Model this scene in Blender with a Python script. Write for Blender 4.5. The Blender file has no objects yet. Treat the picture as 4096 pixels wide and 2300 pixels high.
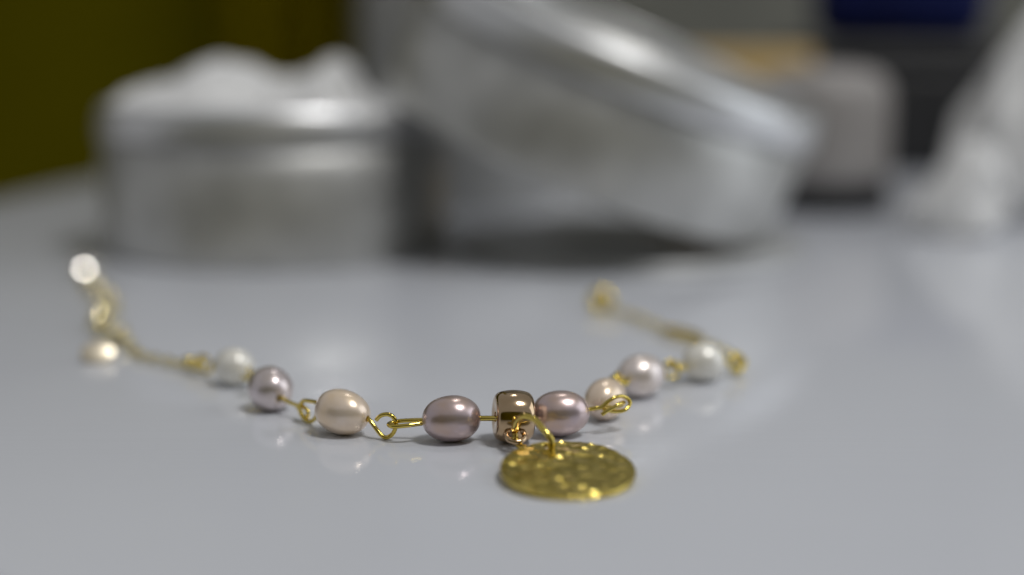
import bpy, bmesh, math, random
from mathutils import Vector, Matrix, noise
S = 0.001                                    # everything below is written in millimetres
SC = bpy.context.scene
COL = SC.collection
R = math.radians

# ------------------------------------------------------------------ camera, world, lamps, exposure
cam_d = bpy.data.cameras.new('camera')
cam = bpy.data.objects.new('camera', cam_d); COL.objects.link(cam)
cam.location = (0, 0, 48.8 * S); cam.rotation_euler = (R(80), 0, 0)
cam_d.sensor_width = 36; cam_d.lens = 50
cam_d.clip_start = 0.005; cam_d.clip_end = 20
cam_d.dof.use_dof = True; cam_d.dof.focus_distance = 172.6 * S
cam_d.dof.aperture_fstop = 5.7; cam_d.dof.aperture_blades = 0
SC.camera = cam

world = bpy.data.worlds.new('World'); SC.world = world; world.use_nodes = True
bg = world.node_tree.nodes['Background']
bg.inputs['Color'].default_value = (0.97, 0.98, 1.0, 1); bg.inputs['Strength'].default_value = 0.27

def area(name, loc, target, size, power, colour, size_y=None):
    d = bpy.data.lights.new(name, 'AREA'); d.energy = power; d.color = colour
    d.shape = 'RECTANGLE' if size_y else 'DISK'; d.size = size
    if size_y: d.size_y = size_y
    o = bpy.data.objects.new(name, d); COL.objects.link(o)
    o.location = loc
    o.rotation_euler = (Vector(target) - Vector(loc)).to_track_quat('-Z', 'Y').to_euler()
    return o
area('ceiling_lamp', (0.48, -0.12, 1.25), (0.02, 0.22, 0), 0.30, 7.2, (1.0, 0.99, 0.975))
area('rear_glint_light', (0.12, 0.95, 1.35), (0.0, 0.25, 0), 0.13, 0.9, (1.0, 0.98, 0.95))  # no known source, added behind for sparkles on coin and chain
area('window_light', (1.30, 0.22, 0.55), (0.02, 0.25, 0), 1.0, 4.0, (0.90, 0.95, 1.0), 1.0)

SC.view_settings.view_transform = 'Standard'; SC.view_settings.look = 'None'
SC.view_settings.exposure = 0.0; SC.view_settings.gamma = 1.0
SC.view_settings.use_curve_mapping = False
SC.cycles.use_denoising = True
SC.cycles.max_bounces = 10; SC.cycles.glossy_bounces = 6
SC.cycles.sample_clamp_indirect = 8.0
SC.cycles.blur_glossy = 0.3

# ------------------------------------------------------------------ helpers
def tag(o, label=None, cat=None, group=None, kind=None):
    if label: o['label'] = label
    if cat: o['category'] = cat
    if group: o['group'] = group
    if kind: o['kind'] = kind
    return o

def empty(name, loc=(0, 0, 0)):
    o = bpy.data.objects.new(name, None); COL.objects.link(o)
    o.location = Vector(loc) * S; o.empty_display_size = 0.005
    return o

def mesh_from(verts, faces, name, smooth=True):
    me = bpy.data.meshes.new(name)
    me.from_pydata([tuple(Vector(v) * S) for v in verts], [], faces)
    me.update()
    bm = bmesh.new(); bm.from_mesh(me)
    bmesh.ops.recalc_face_normals(bm, faces=bm.faces); bm.to_mesh(me); bm.free()
    if smooth: me.shade_smooth()
    return me

def link(name, me, mat, parent=None, loc=(0, 0, 0), rot=None):
    o = bpy.data.objects.new(name, me); COL.objects.link(o)
    if mat and not me.materials: me.materials.append(mat)
    if rot is not None:
        o.matrix_world = Matrix.Translation(Vector(loc) * S) @ rot.to_4x4()
    else:
        o.location = Vector(loc) * S
    if parent is not None:
        o.parent = parent
        o.matrix_parent_inverse = Matrix.Translation(-parent.location)
    return o

def subparent(o, part):                      # sub-part of a placed part, in the part's own frame
    o.parent = part
    return o

def lathe(profile, n=64, closed=False):      # profile (r, z) -> verts, faces about Z
    v, f, rings = [], [], []
    for r, z in profile:
        if r < 1e-6:
            rings.append([len(v)]); v.append((0, 0, z))
        else:
            rings.append(list(range(len(v), len(v) + n)))
            v += [(r * math.cos(2 * math.pi * k / n), r * math.sin(2 * math.pi * k / n), z) for k in range(n)]
    pairs = list(zip(rings, rings[1:]))
    if closed: pairs.append((rings[-1], rings[0]))
    for a, b in pairs:
        for k in range(n):
            k2 = (k + 1) % n
            if len(a) == 1 and len(b) == 1: continue
            if len(a) == 1: f.append((a[0], b[k], b[k2]))
            elif len(b) == 1: f.append((a[k], b[0], a[k2]))
            else: f.append((a[k], b[k], b[k2], a[k2]))
    return v, f

def catmull(pts, sub=8, closed=False):
    P = [Vector(p) for p in pts]; n = len(P); out = []
    for i in range(n if closed else n - 1):
        g = (lambda k: P[k % n]) if closed else (lambda k: P[min(max(k, 0), n - 1)])
        p0, p1, p2, p3 = g(i - 1), g(i), g(i + 1), g(i + 2)
        for s in range(sub):
            t = s / sub
            out.append(0.5 * ((2 * p1) + (-p0 + p2) * t + (2 * p0 - 5 * p1 + 4 * p2 - p3) * t * t + (-p0 + 3 * p1 - 3 * p2 + p3) * t ** 3))
    if not closed: out.append(P[-1])
    return out

def tube(path, rad, n=12, closed=False, taper=None):
    v, f = [], []
    m = len(path); up = None; rings = []
    for i, p in enumerate(path):
        a = path[(i - 1) % m] if (closed or i > 0) else p
        b = path[(i + 1) % m] if (closed or i < m - 1) else p
        t = (b - a).normalized()
        if up is None:
            up = t.orthogonal().normalized()
        else:
            up = (up - t * up.dot(t)).normalized()
        w = t.cross(up)
        rr = rad * (taper(i / (m - 1)) if taper else 1)
        rings.append(len(v))
        v += [tuple(p + rr * (math.cos(2 * math.pi * k / n) * up + math.sin(2 * math.pi * k / n) * w)) for k in range(n)]
    for i in range(m if closed else m - 1):
        a, b = rings[i], rings[(i + 1) % m]
        sh = 0
        if closed and i == m - 1:            # least-twist closing
            sh = min(range(n), key=lambda s: (Vector(v[a]) - Vector(v[b + s])).length)
        for k in range(n):
            f.append((a + k, a + (k + 1) % n, b + (k + 1 + sh) % n, b + (k + sh) % n))
    if not closed:
        f.append(tuple(rings[0] + k for k in range(n))); f.append(tuple(rings[-1] + k for k in range(n)))
    return v, f

def frame(z_axis, x_hint=(0, 0, 1)):         # rotation taking local Z to z_axis
    z = Vector(z_axis).normalized(); x = Vector(x_hint)
    x = (x - z * x.dot(z))
    if x.length < 1e-4: x = z.orthogonal()
    x.normalize(); y = z.cross(x)
    return Matrix((x, y, z)).transposed()

# ------------------------------------------------------------------ materials
def principled(name, **kw):
    m = bpy.data.materials.new(name); m.use_nodes = True
    b = m.node_tree.nodes['Principled BSDF']
    for k, val in kw.items():
        b.inputs[k.replace('_', ' ')].default_value = val
    return m, m.node_tree, b

def noise_mix(nt, b, c1, c2, scale, detail=3, lo=0.35, hi=0.65, socket='Base Color', coords='Object', stretch=None):
    tc = nt.nodes.new('ShaderNodeTexCoord'); nz = nt.nodes.new('ShaderNodeTexNoise'); rp = nt.nodes.new('ShaderNodeValToRGB')
    nz.inputs['Scale'].default_value = scale; nz.inputs['Detail'].default_value = detail
    rp.color_ramp.elements[0].position = lo; rp.color_ramp.elements[1].position = hi
    rp.color_ramp.elements[0].color = c1; rp.color_ramp.elements[1].color = c2
    src = tc.outputs[coords]
    if stretch:
        mp = nt.nodes.new('ShaderNodeMapping'); mp.inputs['Scale'].default_value = stretch
        nt.links.new(src, mp.inputs['Vector']); src = mp.outputs['Vector']
    nt.links.new(src, nz.inputs['Vector']); nt.links.new(nz.outputs['Fac'], rp.inputs['Fac'])
    nt.links.new(rp.outputs['Color'], b.inputs[socket])
    return nz

def bump(nt, b, scale, strength, dist, detail=4, stretch=None):
    tc = nt.nodes.new('ShaderNodeTexCoord'); nz = nt.nodes.new('ShaderNodeTexNoise'); bp = nt.nodes.new('ShaderNodeBump')
    nz.inputs['Scale'].default_value = scale; nz.inputs['Detail'].default_value = detail
    bp.inputs['Strength'].default_value = strength; bp.inputs['Distance'].default_value = dist
    src = tc.outputs['Object']
    if stretch:
        mp = nt.nodes.new('ShaderNodeMapping'); mp.inputs['Scale'].default_value = stretch
        nt.links.new(src, mp.inputs['Vector']); src = mp.outputs['Vector']
    nt.links.new(src, nz.inputs['Vector'])
    nt.links.new(nz.outputs['Fac'], bp.inputs['Height']); nt.links.new(bp.outputs['Normal'], b.inputs['Normal'])

def nacre(name, c1, c2, metallic=0.72, film=0):
    m, nt, b = principled(name, Metallic=metallic, Roughness=0.29, IOR=1.6)
    b.inputs['Coat Weight'].default_value = 0.5; b.inputs['Coat Roughness'].default_value = 0.15; b.inputs['Coat IOR'].default_value = 1.5
    b.inputs['Thin Film Thickness'].default_value = film; b.inputs['Thin Film IOR'].default_value = 1.45
    noise_mix(nt, b, c1 + (1,), c2 + (1,), 260, 3)
    bump(nt, b, 700, 0.10, 0.00012, 3)
    return m

M = {}
M['pearl_mauve'] = nacre('nacre_mauve', (0.64, 0.48, 0.41), (0.63, 0.52, 0.55))
M['pearl_silver'] = nacre('nacre_silver_mauve', (0.71, 0.62, 0.58), (0.77, 0.69, 0.71))
M['pearl_peach'] = nacre('nacre_peach', (0.93, 0.74, 0.53), (0.95, 0.80, 0.68), 0.45)
M['pearl_pale'] = nacre('nacre_pale', (0.84, 0.74, 0.67), (0.88, 0.80, 0.79), 0.5)
M['pearl_white'] = nacre('nacre_white', (0.90, 0.87, 0.78), (0.94, 0.92, 0.86), 0.2)

m, nt, b = principled('gold_wire', Metallic=1.0, Roughness=0.12); M['gold'] = m
noise_mix(nt, b, (0.66, 0.50, 0.10, 1), (0.80, 0.63, 0.17, 1), 400)
m, nt, b = principled('pale_gold_chain', Metallic=1.0, Roughness=0.10); M['chain'] = m
noise_mix(nt, b, (0.72, 0.61, 0.30, 1), (0.84, 0.74, 0.42, 1), 400)
m, nt, b = principled('gold_coin', Metallic=1.0, Roughness=0.18); M['coin'] = m
noise_mix(nt, b, (0.80, 0.62, 0.14, 1), (0.88, 0.70, 0.20, 1), 500)
bump(nt, b, 2500, 0.05, 0.00003)

m, nt, b = principled('rose_gold', Metallic=1.0, Roughness=0.13); M['rose'] = m
noise_mix(nt, b, (0.52, 0.37, 0.22, 1), (0.62, 0.46, 0.30, 1), 350)
m, nt, b = principled('bright_plated_ball', Metallic=1.0, Roughness=0.08, Base_Color=(0.9, 0.86, 0.8, 1)); M['ball'] = m

m, nt, b = principled('bright_pale_gold', Metallic=1.0, Roughness=0.10, Base_Color=(0.86, 0.76, 0.50, 1)); M['champagne_bright'] = m
m, nt, b = principled('champagne_plate', Metallic=1.0, Roughness=0.36, Base_Color=(0.90, 0.80, 0.62, 1)); M['champagne'] = m

m, nt, b = principled('white_tabletop', Roughness=0.07, IOR=1.40, Specular_IOR_Level=0.3); M['table'] = m
noise_mix(nt, b, (0.605, 0.622, 0.67, 1), (0.645, 0.662, 0.705, 1), 9, 5)
bump(nt, b, 60, 0.06, 0.0004, 5, (0.5, 12, 1))
noise_mix(nt, b, (0.055, 0.055, 0.055, 1), (0.11, 0.11, 0.11, 1), 22, 6, socket='Roughness')

m, nt, b = principled('brushed_aluminium', Metallic=0.65, Roughness=0.40); M['tin'] = m
noise_mix(nt, b, (0.50, 0.50, 0.485, 1), (0.61, 0.61, 0.595, 1), 120, 6)
bump(nt, b, 90, 0.06, 0.0002, 4, (0.4, 0.4, 14))
m, nt, b = principled('polished_aluminium_rim', Metallic=0.85, Roughness=0.36); M['rim'] = m
noise_mix(nt, b, (0.70, 0.71, 0.72, 1), (0.80, 0.80, 0.81, 1), 60)

m, nt, b = principled('dull_lid_metal', Metallic=0.4, Roughness=0.45); M['lid'] = m
noise_mix(nt, b, (0.42, 0.425, 0.425, 1), (0.50, 0.505, 0.505, 1), 50, 4)

m, nt, b = principled('white_tissue', Roughness=0.8); M['tissue'] = m
noise_mix(nt, b, (0.70, 0.70, 0.70, 1), (0.80, 0.80, 0.80, 1), 60)
b.inputs['Subsurface Weight'].default_value = 0.0
bump(nt, b, 300, 0.4, 0.0006)
m, nt, b = principled('olive_paint', Roughness=0.95, Specular_IOR_Level=0.05); M['olive'] = m
noise_mix(nt, b, (0.125, 0.111, 0.001, 1), (0.155, 0.138, 0.001, 1), 4)
m, nt, b = principled('mustard_cloth', Roughness=0.95, Specular_IOR_Level=0.05); M['mustard'] = m
noise_mix(nt, b, (0.34, 0.285, 0.002, 1), (0.39, 0.325, 0.003, 1), 30)
m, nt, b = principled('brown_floor', Roughness=0.6); M['floor'] = m
noise_mix(nt, b, (0.34, 0.24, 0.18, 1), (0.42, 0.30, 0.24, 1), 6, 5)
m, nt, b = principled('grey_green_laminate', Roughness=0.5); M['cabinet'] = m
noise_mix(nt, b, (0.16, 0.165, 0.145, 1), (0.20, 0.205, 0.18, 1), 8)
m, nt, b = principled('black_plastic', Roughness=0.5); M['black'] = m
noise_mix(nt, b, (0.008, 0.008, 0.009, 1), (0.016, 0.016, 0.018, 1), 50)
m, nt, b = principled('dark_blue_card', Roughness=0.6, Specular_IOR_Level=0.2); M['blue'] = m
noise_mix(nt, b, (0.001, 0.004, 0.045, 1), (0.001, 0.006, 0.065, 1), 40)
m, nt, b = principled('tan_card', Roughness=0.7); M['tan'] = m
noise_mix(nt, b, (0.50, 0.34, 0.12, 1), (0.58, 0.41, 0.17, 1), 40)
m, nt, b = principled('grey_satin_enamel', Roughness=0.45); M['canister'] = m
noise_mix(nt, b, (0.34, 0.34, 0.33, 1), (0.42, 0.42, 0.41, 1), 25)
m, nt, b = principled('pale_grey_ceramic', Roughness=0.4); M['jar'] = m
noise_mix(nt, b, (0.33, 0.31, 0.30, 1), (0.40, 0.38, 0.37, 1), 30)

# ------------------------------------------------------------------ the setting
def box_mesh(name, sx, sy, sz, bev=1.5, seg=3):
    bm = bmesh.new(); bmesh.ops.create_cube(bm, size=1)
    bmesh.ops.scale(bm, vec=(sx * S, sy * S, sz * S), verts=bm.verts)
    bmesh.ops.translate(bm, vec=(0, 0, sz * S / 2), verts=bm.verts)
    if bev: bmesh.ops.bevel(bm, geom=bm.edges[:], offset=bev * S, segments=seg, affect='EDGES', profile=0.5)
    me = bpy.data.meshes.new(name); bm.to_mesh(me); bm.free(); me.shade_smooth() if bev else None
    return me

tag(link('floor', box_mesh('floor', 6000, 6000, 20, 0), M['floor'], None, (0, 500, -770)), kind='structure')
tag(link('wall', box_mesh('wall', 6000, 40, 1600, 0), M['olive'], None, (0, 1520, -750)), kind='structure')

tag(link('wall', box_mesh('wall', 6000, 40, 1750, 0), M['olive'], None, (0, -1250, -750)), kind='structure')

prof = [(0, 0), (200, 0), (396.5, 0)]
for k in range(1, 9):
    a = k / 8 * math.pi / 2
    prof.append((396.5 + 2.5 * math.sin(a), -2.5 + 2.5 * math.cos(a)))
prof += [(399, -15), (396, -20), (388, -22), (0, -22)]
v, f = lathe(prof, 192)
tag(link('round_table', mesh_from(v, f, 'round_table'), M['table'], None, (241, 398, 0)),
    'glossy white round tabletop that everything stands on', 'table')

# far furnishings, all deep out of focus
def curtain():
    v, f = [], []; nx, nz = 60, 4
    for j in range(nz + 1):
        for i in range(nx + 1):
            x = -60 + 120 * i / nx
            v.append((x, 12 * math.sin(i / nx * math.pi * 6) + 3 * math.sin(i * .7), j / nz * 2300))
    for j in range(nz):
        for i in range(nx):
            a = j * (nx + 1) + i; f.append((a, a + 1, a + nx + 2, a + nx + 1))
    me = mesh_from(v, f, 'curtain')
    o = tag(link('curtain', me, M['mustard'], None, (-222, 1440, -750)), 'narrow mustard strip of curtain against the olive wall', 'curtain')
    md = o.modifiers.new('thickness', 'SOLIDIFY'); md.thickness = 2 * S
curtain()

cab = empty('cabinet', (330, 1180, -750))
tag(cab, 'tall grey-green cabinet far behind the tins, blurred', 'cabinet')
link('carcass', box_mesh('carcass', 880, 320, 1500, 3), M['cabinet'], cab, (330, 1200, -750))
for k in (-1, 1):
    link('door', box_mesh('door', 430, 18, 1440, 2), M['cabinet'], cab, (330 + k * 218, 1030, -720))

# ------------------------------------------------------------------ tins
def tin_parts(name, Rr, Hh, band, label, loc, rot):
    """open round tin: wall, floor, rolled band round the mouth"""
    t = empty(name, loc); tag(t, label, 'tin', 'aluminium tins')
    t.rotation_euler = rot.to_euler()
    prof = [(0, 0.6), (Rr - 4, 0.6), (Rr - 1.5, 0.0), (Rr - 0.6, 0.5), (Rr - 0.4, 1.5)]
    prof += [(Rr - 0.4, Hh - band - 6.3), (Rr - 0.6, Hh - band - 6.0), (Rr - 0.6, Hh - band - 1.0), (Rr - 1.3, Hh - band - 0.7), (Rr - 1.3, Hh - band + 1.6),
             (Rr - 1.8, Hh - band + 1.6), (Rr - 1.8, 2.5), (Rr - 3, 1.2), (0, 1.2)]
    v, f = lathe(prof, 128)
    o = link('tin_wall', mesh_from(v, f, 'tin_wall'), M['tin']); o.parent = t
    # rolled band
    n = 14; pr = [(Rr - 1.2, Hh - band), (Rr + 0.25, Hh - band)]
    for k in range(n + 1):
        a = math.pi / 2 * k / n
        pr.append((Rr + 0.35 - 2.4 * (1 - math.cos(a)), Hh - band + 0.4 + (band - 0.4) * math.sin(a)))
    pr += [(Rr - 2.6, Hh - 0.5), (Rr - 2.4, Hh - 2.5), (Rr - 1.2, Hh - band + 1.0)]
    v, f = lathe(pr, 128, closed=True)
    o = link('rolled_band', mesh_from(v, f, 'rolled_band'), M['rim']); o.parent = t
    return t

tin_parts('round_tin', 40.6, 33.9, 7.4, 'upright silver tin with white tissue spilling out of it', (-55.5, 335.5, 0), Matrix.Identity(3))
axis2 = Vector((0.366, -0.10, 0.925)).normalized()
tin_parts('round_tin', 48, 30.5, 7.8, 'larger silver tin tipped over, leaning on the smaller tin', (15.5, 332, 20.8), frame(axis2))

# shallow lid lying under the tipped tin
lid = empty('tin_lid', (28, 331, 0)); tag(lid, 'shallow silver lid lying flat under the tipped tin', 'lid')
v, f = lathe([(0, 2.4), (26, 2.4), (37.6, 2.4), (38.8, 2.2), (39.6, 1.7), (39.9, 1.0), (39.9, 0.35), (39.3, 0.3), (39.2, 1.0), (38, 1.7), (0, 1.8)], 128)
o = link('lid_wall', mesh_from(v, f, 'lid_wall'), M['lid']); o.parent = lid
v, f = tube([Vector((39.9 * math.cos(a), 39.9 * math.sin(a), 0.45)) for a in [2 * math.pi * k / 128 for k in range(128)]], 0.45, 8, True)
o = link('rolled_edge', mesh_from(v, f, 'rolled_edge'), M['lid']); o.parent = lid

# ------------------------------------------------------------------ tissue in the tin
def fbm(p, o=4):
    return noise.fractal(p, 0.6, 2.1, o, noise_basis='PERLIN_ORIGINAL')
def ridge(p):
    s, a = 0, 1
    for k in range(4):
        s += a * (1 - abs(noise.noise(p * (1.9 ** k)))); a *= 0.5
    return s
def lerp_tab(tab, x):
    if x <= tab[0][0]: return tab[0][1]
    for (a, b), (c, d) in zip(tab, tab[1:]):
        if x <= c:
            t = (x - a) / (c - a); t = t * t * (3 - 2 * t)
            return b + (d - b) * t
    return tab[-1][1]
def tissue():
    tab = [(-41, 33.0), (-37, 35.5), (-26, 38.0), (-15, 43.0), (-9, 42), (0, 38.8), (9, 40.5), (13, 43.5), (15.5, 44), (19, 36), (28, 31), (38, 30)]
    v, f = [], []; nr, na = 46, 120
    for i in range(nr + 1):
        r = 37.6 * i / nr
        for k in range(na):
            a = 2 * math.pi * k / na; x, y = r * math.cos(a), r * math.sin(a)
            z0 = lerp_tab(tab, x)
            fall = max(0, 1 - (abs(y - 6) / 40) ** 2.2)
            z = 30 + (z0 - 30) * fall
            p = Vector((x, y, 0)) * 0.085
            z += 3.2 * (ridge(p + Vector((3, 7, 1))) - 1.45) * (0.35 + 0.65 * fall) + 0.5 * noise.noise(Vector((x, y, 4)) * .5)
            z = min(z, lerp_tab([(10, 99), (16, 44), (20, 34), (26, 30.5), (45, 30)], x)) if x > 10 else z
            if r > 33: z = z + (31.5 - z) * ((r - 33) / 4.6) ** 1.5 * (1 if x > -20 else 0.35)
            v.append((x, y, max(z, 20)))
    for i in range(nr):
        for k in range(na):
            a, b = i * na + k, i * na + (k + 1) % na
            f.append((a, a + na, b + na, b))
    o = tag(link('crumpled_tissue', mesh_from(v, f, 'crumpled_tissue'), M['tissue'], None, (-55.5, 335.5, 0)),
            'crumpled white tissue heaped inside the upright tin', 'tissue')
    md = o.modifiers.new('thickness', 'SOLIDIFY'); md.thickness = 0.3 * S
tissue()

# ------------------------------------------------------------------ blurred things at the back right
def crumpled_lump(name, label, cat, loc, rad, seed, mat):
    rnd = random.Random(seed)
    bm = bmesh.new(); bmesh.ops.create_icosphere(bm, subdivisions=3, radius=1)
    for q in bm.verts:                             # sharp creases between flat facets
        d = q.co.normalized()
        q.co = d * (0.86 + 0.22 * noise.noise(d * 1.6 + Vector((seed, 0, 0))) + rnd.uniform(-0.085, 0.085))
    bmesh.ops.subdivide_edges(bm, edges=bm.edges[:], cuts=2, use_grid_fill=True)
    for q in bm.verts:
        q.co += q.co.normalized() * 0.018 * noise.noise(q.co * 9)
        q.co.z = max(q.co.z, -0.55)
        lean = 1.18 - 0.42 * (q.co.z + 0.55)
        q.co = Vector(((q.co.x * lean + 0.30 * (q.co.z + .55)) * rad[0], q.co.y * lean * rad[1], (q.co.z + 0.55) * rad[2])) * S
    me = bpy.data.meshes.new(name); bm.to_mesh(me); bm.free()
    return tag(link(name, me, mat, None, loc), label, cat)
crumpled_lump('crumpled_wrapper', 'crumpled white wrapper at the right edge of the table', 'wrapper', (146, 392, 0.2), (31, 26, 50), 4, M['tissue'])
crumpled_lump('paper_ball', 'small crumpled white paper ball in front of the wrapper', 'paper', (111, 356, 0.2), (13, 13, 17), 9, M['tissue'])

can = empty('tall_canister', (-16, 428, 0)); tag(can, 'tall grey canister standing behind the gap between the two tins', 'canister')
v, f = lathe([(0, 0), (27, 0), (28, 1), (28, 82), (27.4, 83), (0, 83)], 72)
link('canister_body', mesh_from(v, f, 'canister_body'), M['canister'], can, (-16, 428, 0))
v, f = lathe([(0, 83.1), (28.4, 83.1), (28.8, 84), (28.8, 94), (27.5, 96), (0, 96.4)], 72)
link('canister_lid', mesh_from(v, f, 'canister_lid'), M['canister'], can, (-16, 428, 0))

jar = empty('small_jar', (89, 409, 0)); tag(jar, 'pale grey jar with a dark foot behind the tipped tin', 'jar')
v, f = lathe([(0, 8), (17, 8), (18.5, 9), (19, 12), (19, 31), (18, 36), (14, 39.5), (8, 40.5), (0, 40.8)], 64)
link('jar_body', mesh_from(v, f, 'jar_body'), M['jar'], jar, (89, 409, 0))
v, f = lathe([(0, 0), (18.5, 0), (19.5, 1), (19.5, 6.5), (18.5, 8), (0, 8)], 64)
link('jar_foot', mesh_from(v, f, 'jar_foot'), M['black'], jar, (89, 409, 0))

tag(link('card_box', box_mesh('card_box', 40, 22, 45, 1.2), M['tan'], None, (75, 466, 0), Matrix.Rotation(R(12), 3, 'Z')),
    'small tan box behind the pale grey jar', 'box')
case = empty('black_case', (160, 545, 0)); tag(case, 'black case standing behind the jar at the back of the table', 'case')
link('case_body', box_mesh('case_body', 112, 60, 38, 4), M['black'], case, (160, 545, 0))
link('case_lid', box_mesh('case_lid', 114, 62, 9, 4), M['black'], case, (160, 545, 38.2))
tag(link('blue_box', box_mesh('blue_box', 62, 40, 30, 9), M['blue'], None, (145, 545, 47.4), Matrix.Rotation(R(-8), 3, 'Z')),
    'dark blue box lying on top of the black case', 'box')

# ------------------------------------------------------------------ the bracelet
br = empty('pearl_bracelet', (0, 168, 0))
tag(br, 'pearl and gold wire bracelet with hammered coin charm lying open on the table', 'bracelet')

def pearl_mesh(length, dia, egg, seed, hole=0.36):
    n = 40; pr = []
    a0 = math.asin(hole / (dia / 2)) * 0.98
    pr.append((0.0, -length / 2 + 0.55)); pr.append((hole * 0.8, -length / 2 + 0.5))
    for k in range(n + 1):
        t = -math.pi / 2 + a0 + (math.pi - 2 * a0) * k / n
        r = dia / 2 * abs(math.cos(t)) ** 0.90
        z = length / 2 * math.sin(t)
        r *= 1 + egg * math.sin(t)
        pr.append((r, z))
    pr.append((hole * 0.8, length / 2 - 0.5)); pr.append((0.0, length / 2 - 0.55))
    v, f = lathe(pr, 56)
    out = []
    for q in v:
        q = Vector(q); d = q.normalized()
        out.append(q * (1 + 0.022 * noise.noise(d * 1.3 + Vector((seed * 7.3, 0, 0))) + 0.006 * noise.noise(d * 3.5 + Vector((0, seed, 0)))))
    return mesh_from(out, f, 'pearl')

PEARLS = [  # centre, axis, length, diameter, egg, material, label
    ((-39.44, 196.63, 2.72), (0.80, -0.58, 0.0), 5.9, 5.3, 0.03, 'pearl_white', 'blurred white pearl at the left'),
    ((-32.01, 183.24, 2.92), (0.47, -0.86, -0.20), 6.7, 5.85, 0.02, 'pearl_silver', 'silvery mauve pearl seen almost end on'),
    ((-21.04, 171.46, 2.84), (0.90, -0.42, -0.12), 7.2, 5.65, -0.05, 'pearl_peach', 'peach pearl between two wire loops'),
    ((-7.41, 168.28, 2.87), (1.0, 0.03, 0.04), 7.2, 5.72, 0.03, 'pearl_mauve', 'mauve pearl left of the rose gold bead'),
    ((6.03, 170.70, 2.87), (1.0, 0.08, 0.07), 7.15, 5.70, -0.03, 'pearl_mauve', 'mauve pearl right of the rose gold bead'),
    ((12.06, 178.54, 2.67), (0.5, 0.82, 0.22), 6.2, 5.2, 0.02, 'pearl_peach', 'small peach pearl behind the twisted wire loop'),
    ((17.72, 190.21, 2.97), (0.80, 0.58, 0.10), 7.0, 5.9, -0.03, 'pearl_pale', 'pale mauve pearl at the right'),
    ((27.42, 199.10, 2.83), (0.98, 0.18, 0.0), 6.1, 5.6, 0.02, 'pearl_white', 'blurred white pearl at the right'),
]
for i, (c, ax, L, D, egg, mt, lab) in enumerate(PEARLS):
    o = link('pearl', pearl_mesh(L, D, egg, i + 1), M[mt], br, c, frame(ax))
    o['label'] = lab

# rose gold spacer bead, with its little ring
prb = [(0.55, -2.2), (1.6, -2.36), (2.35, -2.3), (2.75, -2.05), (3.0, -1.6), (3.15, -0.9), (3.22, 0), (3.15, 0.9), (3.0, 1.6), (2.75, 2.05), (2.35, 2.3), (1.6, 2.36), (0.55, 2.2)]
v, f = lathe([tuple(q[:2]) for q in [(p.x, p.y) for p in catmull([(r, z, 0) for r, z in prb], 4)]], 64, closed=True)
bead_rot = frame((0.985, 0.17, -0.045))
bead = link('spacer_bead', mesh_from(v, f, 'spacer_bead'), M['rose'], br, (0.17, 167.95, 3.25), bead_rot)
bead['label'] = 'shiny rose gold barrel bead'
ring = [Vector((1.12 * math.cos(a), 1.12 * math.sin(a), 0)) for a in [2 * math.pi * k / 40 for k in range(40)]]
v, f = tube(ring, 0.34, 12, True)
bail_rot = frame((0.10, -0.46, 0.88))
bail = link('bail_ring', mesh_from(v, f, 'bail_ring'), M['rose'])
Mb = Matrix.Translation(Vector((0.17, 167.95, 3.25)) * S) @ bead_rot.to_4x4()
bail.parent = bead
bail.matrix_parent_inverse = Mb.inverted()
bail.matrix_world = Matrix.Translation(Vector((0.42, 164.55, 1.80)) * S) @ bail_rot.to_4x4()

# bent wire eyes between the pearls
WIRES = [
 (0.27, [(-18.6, 170.8, 2.45), (-17.81, 170.2, 2.38), (-17.03, 169.6, 1.63), (-16.11, 169.0, 0.64), (-15.41, 168.8, 0.34), (-14.6, 168.6, 0.9), (-14.18, 168.4, 2.06), (-14.46, 168.4, 2.97), (-15.2, 168.6, 3.32), (-16.05, 168.8, 3.11), (-16.66, 169.0, 2.5)]),
 (0.27, [(-10.1, 168.6, 2.6), (-11.59, 169.0, 2.48), (-13.57, 169.3, 2.3), (-14.7, 169.35, 2.1), (-15.1, 168.5, 2.06), (-14.5, 167.6, 2.06), (-12.93, 167.4, 2.22), (-11.75, 167.8, 2.28), (-11.0, 168.1, 2.3)]),
 (0.33, [(-4.6, 168.4, 2.85), (-3.0, 168.4, 2.87), (-1.3, 168.2, 2.9)]),
 (0.27, [(-30.5, 180.9, 2.4), (-29.1, 179.6, 2.06), (-27.92, 178.6, 1.89), (-26.9, 177.6, 1.94), (-26.18, 176.8, 1.52), (-26.32, 176.9, 0.71), (-26.91, 177.8, 0.62), (-27.38, 178.3, 1.23), (-27.8, 178.8, 1.6)]),
 (0.27, [(-23.8, 172.7, 3.2), (-24.71, 174.2, 3.36), (-25.82, 175.6, 3.2), (-26.73, 176.6, 2.89), (-27.27, 177.3, 1.86), (-27.1, 177.4, 0.94), (-26.51, 176.8, 0.42), (-25.71, 175.8, 0.43), (-24.95, 174.8, 1.17), (-24.55, 174.0, 2.01)]),
 (0.25, [(9.0, 171.1, 3.15), (10.25, 171.4, 3.35), (11.1, 171.5, 3.45), (11.95, 171.8, 4.09), (12.77, 172.2, 4.49), (13.7, 172.8, 4.54), (14.54, 173.2, 4.08), (14.78, 173.0, 3.47), (14.19, 172.4, 2.91), (13.26, 171.9, 2.80), (12.24, 171.6, 2.95), (11.33, 172.0, 3.1)]),
 (0.25, [(11.13, 171.0, 2.62), (11.77, 171.05, 3.05), (12.57, 171.2, 3.48), (13.35, 171.7, 3.83), (14.0, 172.8, 3.72), (13.9, 173.7, 3.2), (13.0, 174.4, 2.7), (11.82, 175.0, 2.6), (11.0, 176.4, 2.3)]),
]
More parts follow.
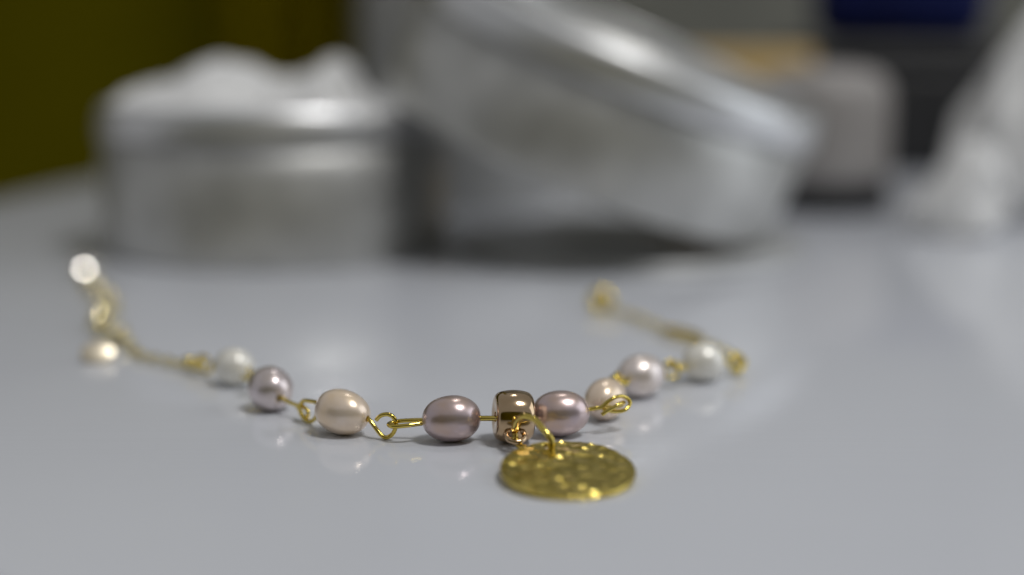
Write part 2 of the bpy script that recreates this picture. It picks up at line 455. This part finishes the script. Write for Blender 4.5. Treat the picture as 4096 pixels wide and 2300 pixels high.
for rad, pts in WIRES:
    v, f = tube(catmull(pts, 8), rad, 12)
    link('wire_loop', mesh_from(v, f, 'wire_loop'), M['gold'], br)

def eye(p_from, centre, rad, nrm, wire=0.31):       # a straight pin ending in a round eye
    p, c, n = Vector(p_from), Vector(centre), Vector(nrm).normalized()
    d = (p - c); d = (d - n * d.dot(n)).normalized(); e = n.cross(d)
    pts = [p, c + d * rad * 1.25 + (p - c - d * (p - c).dot(d)) * 0.3]
    for k in range(0, 11):
        a = R(20 + 31 * k); pts.append(c + rad * (math.cos(a) * d + math.sin(a) * e) + n * 0.012 * k)
    v, f = tube(catmull(pts, 5), wire, 10)
    return link('wire_loop', mesh_from(v, f, 'wire_loop'), M['gold'], br)
# between the white and silver pearls at the left
eye((-36.9, 194.7, 2.9), (-35.9, 191.0, 2.4), 1.15, (0.1, 0.3, 1.0))
eye((-33.4, 185.9, 3.5), (-35.1, 189.6, 2.4), 1.15, (1.0, 0.35, 0.1))
# between small peach and silver pearl at the right
eye((13.5, 181.0, 3.3), (14.0, 184.2, 3.6), 1.1, (0.95, -0.3, 0.2))
eye((15.1, 188.2, 2.7), (14.4, 185.6, 3.4), 1.1, (0.2, -0.2, 1.0))
# between silver and white pearl at the right
eye((20.4, 192.2, 3.3), (22.4, 195.0, 2.7), 1.15, (0.3, -0.9, 0.3))
eye((24.6, 198.5, 2.8), (23.4, 196.4, 2.6), 1.15, (0.2, 0.3, 1.0))
# outer eyes of the two white pearls
eye((30.2, 199.6, 2.8), (32.6, 201.6, 2.2), 1.3, (0.6, -0.7, 0.2))
eye((-41.9, 198.4, 2.9), (-44.6, 201.2, 2.0), 1.3, (0.5, 0.8, 0.2))

# jump ring and hammered coin
J = [(0.41, 164.7, 1.55), (0.38, 164.1, 2.6), (0.63, 162.8, 4.1), (1.42, 161.2, 5.1), (2.61, 160.0, 5.05), (3.7, 158.8, 4.11), (4.46, 158.2, 3.19), (4.55, 158.2, 2.3), (4.05, 158.7, 1.5), (2.9, 160.9, 0.95), (1.5, 162.9, 0.75), (0.72, 164.1, 0.85)]
v, f = tube(catmull(J, 6, True), 0.38, 12, True)
link('jump_ring', mesh_from(v, f, 'jump_ring'), M['gold'], br)

def coin():
    rnd = random.Random(11)
    Rc, th = 7.6, 0.6; hx, hy, hr = -2.1, 5.95, 0.75
    dim = []
    tries = 0
    while len(dim) < 130 and tries < 5000:
        tries += 1
        r = Rc * math.sqrt(rnd.random()); a = rnd.random() * 2 * math.pi
        x, y = r * math.cos(a), r * math.sin(a)
        if all((x - q[0]) ** 2 + (y - q[1]) ** 2 > 1.25 ** 2 for q in dim):
            dim.append((x, y, rnd.uniform(0.95, 1.5), rnd.uniform(0.10, 0.23)))
    def hgt(x, y):
        h = 0
        for a, b, w, d in dim:
            q = ((x - a) ** 2 + (y - b) ** 2) / (w * w)
            if q < 1: h = min(h, -d * (1 - q))
        return h + 0.06 * noise.noise(Vector((x, y, 0)) * 0.35)
    nr, na = 70, 220; v, f = [], []
    top = []
    for i in range(nr + 1):                        # rings blend from the hole out to the rim
        t = i / nr
        row = []
        for k in range(na):
            a = 2 * math.pi * k / na
            dx, dy = math.cos(a), math.sin(a)
            bq = hx * dx + hy * dy
            far = -bq + math.sqrt(bq * bq - (hx * hx + hy * hy - Rc * Rc))
            s = hr + (far - hr) * t
            x, y = hx + dx * s, hy + dy * s
            edge = min((far - s) / 0.22, 1.0)
            z = th / 2 + hgt(x, y) - 0.10 * (1 - max(edge, 0)) ** 2
            row.append(len(v)); v.append((x, y, z))
        top.append(row)
    bot = []
    for i in (0, nr):
        row = []
        for k in range(na):
            x, y, z = v[top[i][k]]; row.append(len(v)); v.append((x, y, -th / 2))
        bot.append(row)
    for i in range(nr):
        for k in range(na):
            k2 = (k + 1) % na; f.append((top[i][k], top[i][k2], top[i + 1][k2], top[i + 1][k]))
    for k in range(na):
        k2 = (k + 1) % na
        f.append((top[nr][k], top[nr][k2], bot[1][k2], bot[1][k]))
        f.append((bot[1][k], bot[1][k2], bot[0][k2], bot[0][k]))
        f.append((bot[0][k], bot[0][k2], top[0][k2], top[0][k]))
    o = link('coin_charm', mesh_from(v, f, 'coin_charm'), M['coin'], br, (6.24, 152.9, 1.25), Matrix.Rotation(R(7.0), 3, 'X') @ Matrix.Rotation(R(1.0), 3, 'Y'))
    o['label'] = 'round hammered gold coin charm'
coin()

# fine chains
def link_mesh(L, W, wire):
    pts = []
    for k in range(28):
        a = 2 * math.pi * k / 28
        pts.append(Vector(((L / 2 - wire) * math.cos(a), (W / 2 - wire) * math.sin(a) * (1 - 0.12 * math.cos(2 * a)), 0)))
    v, f = tube(pts, wire, 8, True)
    return mesh_from(v, f, 'chain_link')
fine = link_mesh(2.3, 1.6, 0.24); fine.materials.append(M['chain'])
wide = link_mesh(4.4, 3.6, 0.42); wide.materials.append(M['chain'])
def chain(pts, me, pitch, seed=1, roll0=35):
    path = catmull(pts, 24); acc = 0; rnd = random.Random(seed); k = 0; nxt = 0
    for a, b in zip(path, path[1:]):
        acc += (b - a).length
        if acc >= nxt:
            t = (b - a).normalized()
            roll = R(roll0 + (90 if k % 2 else 0) + rnd.uniform(-15, 15))
            side = t.cross(Vector((0, 0, 1))).normalized(); up = side.cross(t)
            n = math.cos(roll) * up + math.sin(roll) * side
            rot = Matrix((t, n.cross(t), n)).transposed()
            link('chain_link', me, None, br, b, rot)
            nxt += pitch; k += 1
chain([(-45.6, 201.8, 1.6), (-48.5, 205.0, 1.2), (-52, 208.2, 1.0), (-57, 212.5, 1.0), (-60.3, 218.5, 1.0)], fine, 1.65, 3)
chain([(-61.2, 221.0, 1.4), (-66, 228.5, 1.4), (-70.2, 235.5, 1.4), (-70.6, 245, 1.4), (-73.3, 255.0, 1.4), (-78.8, 265.5, 1.4), (-83.5, 277, 1.4), (-86, 283, 1.6)], wide, 3.7, 5)
chain([(33.3, 203.2, 1.6), (33.7, 208, 1.2), (32.4, 215, 1.1), (30.6, 220.5, 1.1)], fine, 1.65, 7)
chain([(25.0, 232.5, 1.1), (22.5, 239.5, 1.0), (20.3, 244.5, 1.0), (18.0, 247.8, 1.0)], fine, 1.65, 9)

# end drop of the extension chain, domed and tilted to mirror the lamp
def glint_ball(loc, r=1.0):  # small balls added only to give glints along the chain
    bm = bmesh.new(); bmesh.ops.create_uvsphere(bm, u_segments=24, v_segments=14, radius=r * S)
    me = bpy.data.meshes.new('glint_bead'); bm.to_mesh(me); bm.free(); me.shade_smooth()
    return link('glint_bead', me, M['gold'], br, loc)
for q in ((-47.6, 204.6, 1.5), (-45.7, 202.4, 1.7), (33.6, 203.9, 1.6)): glint_ball(q)
def dome(Rd, curve, th, n=32):
    pr = [(0, -th)] + [(Rd * k / 4, -th) for k in range(1, 4)] + [(Rd - 0.1, -th), (Rd, -th * 0.6)]
    for k in range(10, -1, -1):
        r = (Rd - 0.12) * k / 10
        pr.append((r, math.sqrt(curve ** 2 - r * r) - curve))
    return mesh_from(*lathe(pr, n), 'dome')
for q in ((-78.6, 264.5, 2.2), (-74.2, 256.6, 2.0), (-70.8, 240.0, 2.2), (-62.0, 221.5, 2.2)):
    link('glint_dome', dome(1.4, 3.0, 0.5), M['champagne_bright'], br, q, frame((0.38, -0.64, 0.66)))  # added domes facing the lamp, standing in for glints on the links
o = link('end_drop', dome(2.6, 7.5, 1.1), M['ball'], br, (-87.0, 286.0, 2.7), frame((0.39, -0.66, 0.64)))
o['label'] = 'domed drop ending the extension chain, tilted to mirror the lamp'

# lobster clasp between the two right-hand chain lengths, hung flat
def clasp(name, base, tip, label):
    b0, t0 = Vector(base), Vector(tip); d = (t0 - b0); L = d.length; d.normalize()
    up = Vector((0, 0, 1)); s = d.cross(up).normalized()
    def at(x, y, z=0): return b0 + d * (x * L) + s * y + up * z
    pts = [at(0.0, 0), at(0.12, 1.1), at(0.4, 1.75), at(0.7, 1.6), at(0.92, 0.8), at(1.0, -0.2), at(0.9, -1.1), at(0.78, -1.35)]
    v, f = tube(catmull(pts, 6), 0.62, 12, taper=lambda t: 1.0 - 0.35 * t)
    c = link(name, mesh_from(v, f, name), M['gold'], br); c['label'] = label
    pts = [at(0.05, -0.2), at(0.25, -1.0), at(0.5, -1.4), at(0.76, -1.35)]
    v, f = tube(catmull(pts, 6), 0.45, 10)
    l = link('clasp_lever', mesh_from(v, f, 'clasp_lever'), M['gold']); l.parent = c
    l.matrix_parent_inverse = Matrix.Identity(4)
    return c
clasp('lobster_clasp', (30.0, 222.0, 1.1), (25.6, 231.2, 1.1), 'gold lobster clasp in the right-hand chain')

# coiled end ring at the far right end
ringp = [Vector((16.0 + 1.6 * math.cos(a), 250.6 + 0.7 * math.sin(a), 2.25 + 1.45 * math.sin(a))) for a in [2 * math.pi * k / 32 for k in range(32)]]
v, f = tube(ringp, 0.8, 12, True)
o = link('end_ring', mesh_from(v, f, 'end_ring'), M['gold'], br); o['label'] = 'thick gold ring ending the right-hand chain'

# flat gold tag where the left chain turns
me = dome(2.0, 7.0, 0.7)
for q in me.vertices: q.co.y *= 1.3
o = link('chain_tag', me, M['champagne'], br, (-62.9, 211.0, 1.75), frame((0.16, -0.74, 0.65)))
o['label'] = 'small flat gold tag on the left chain'
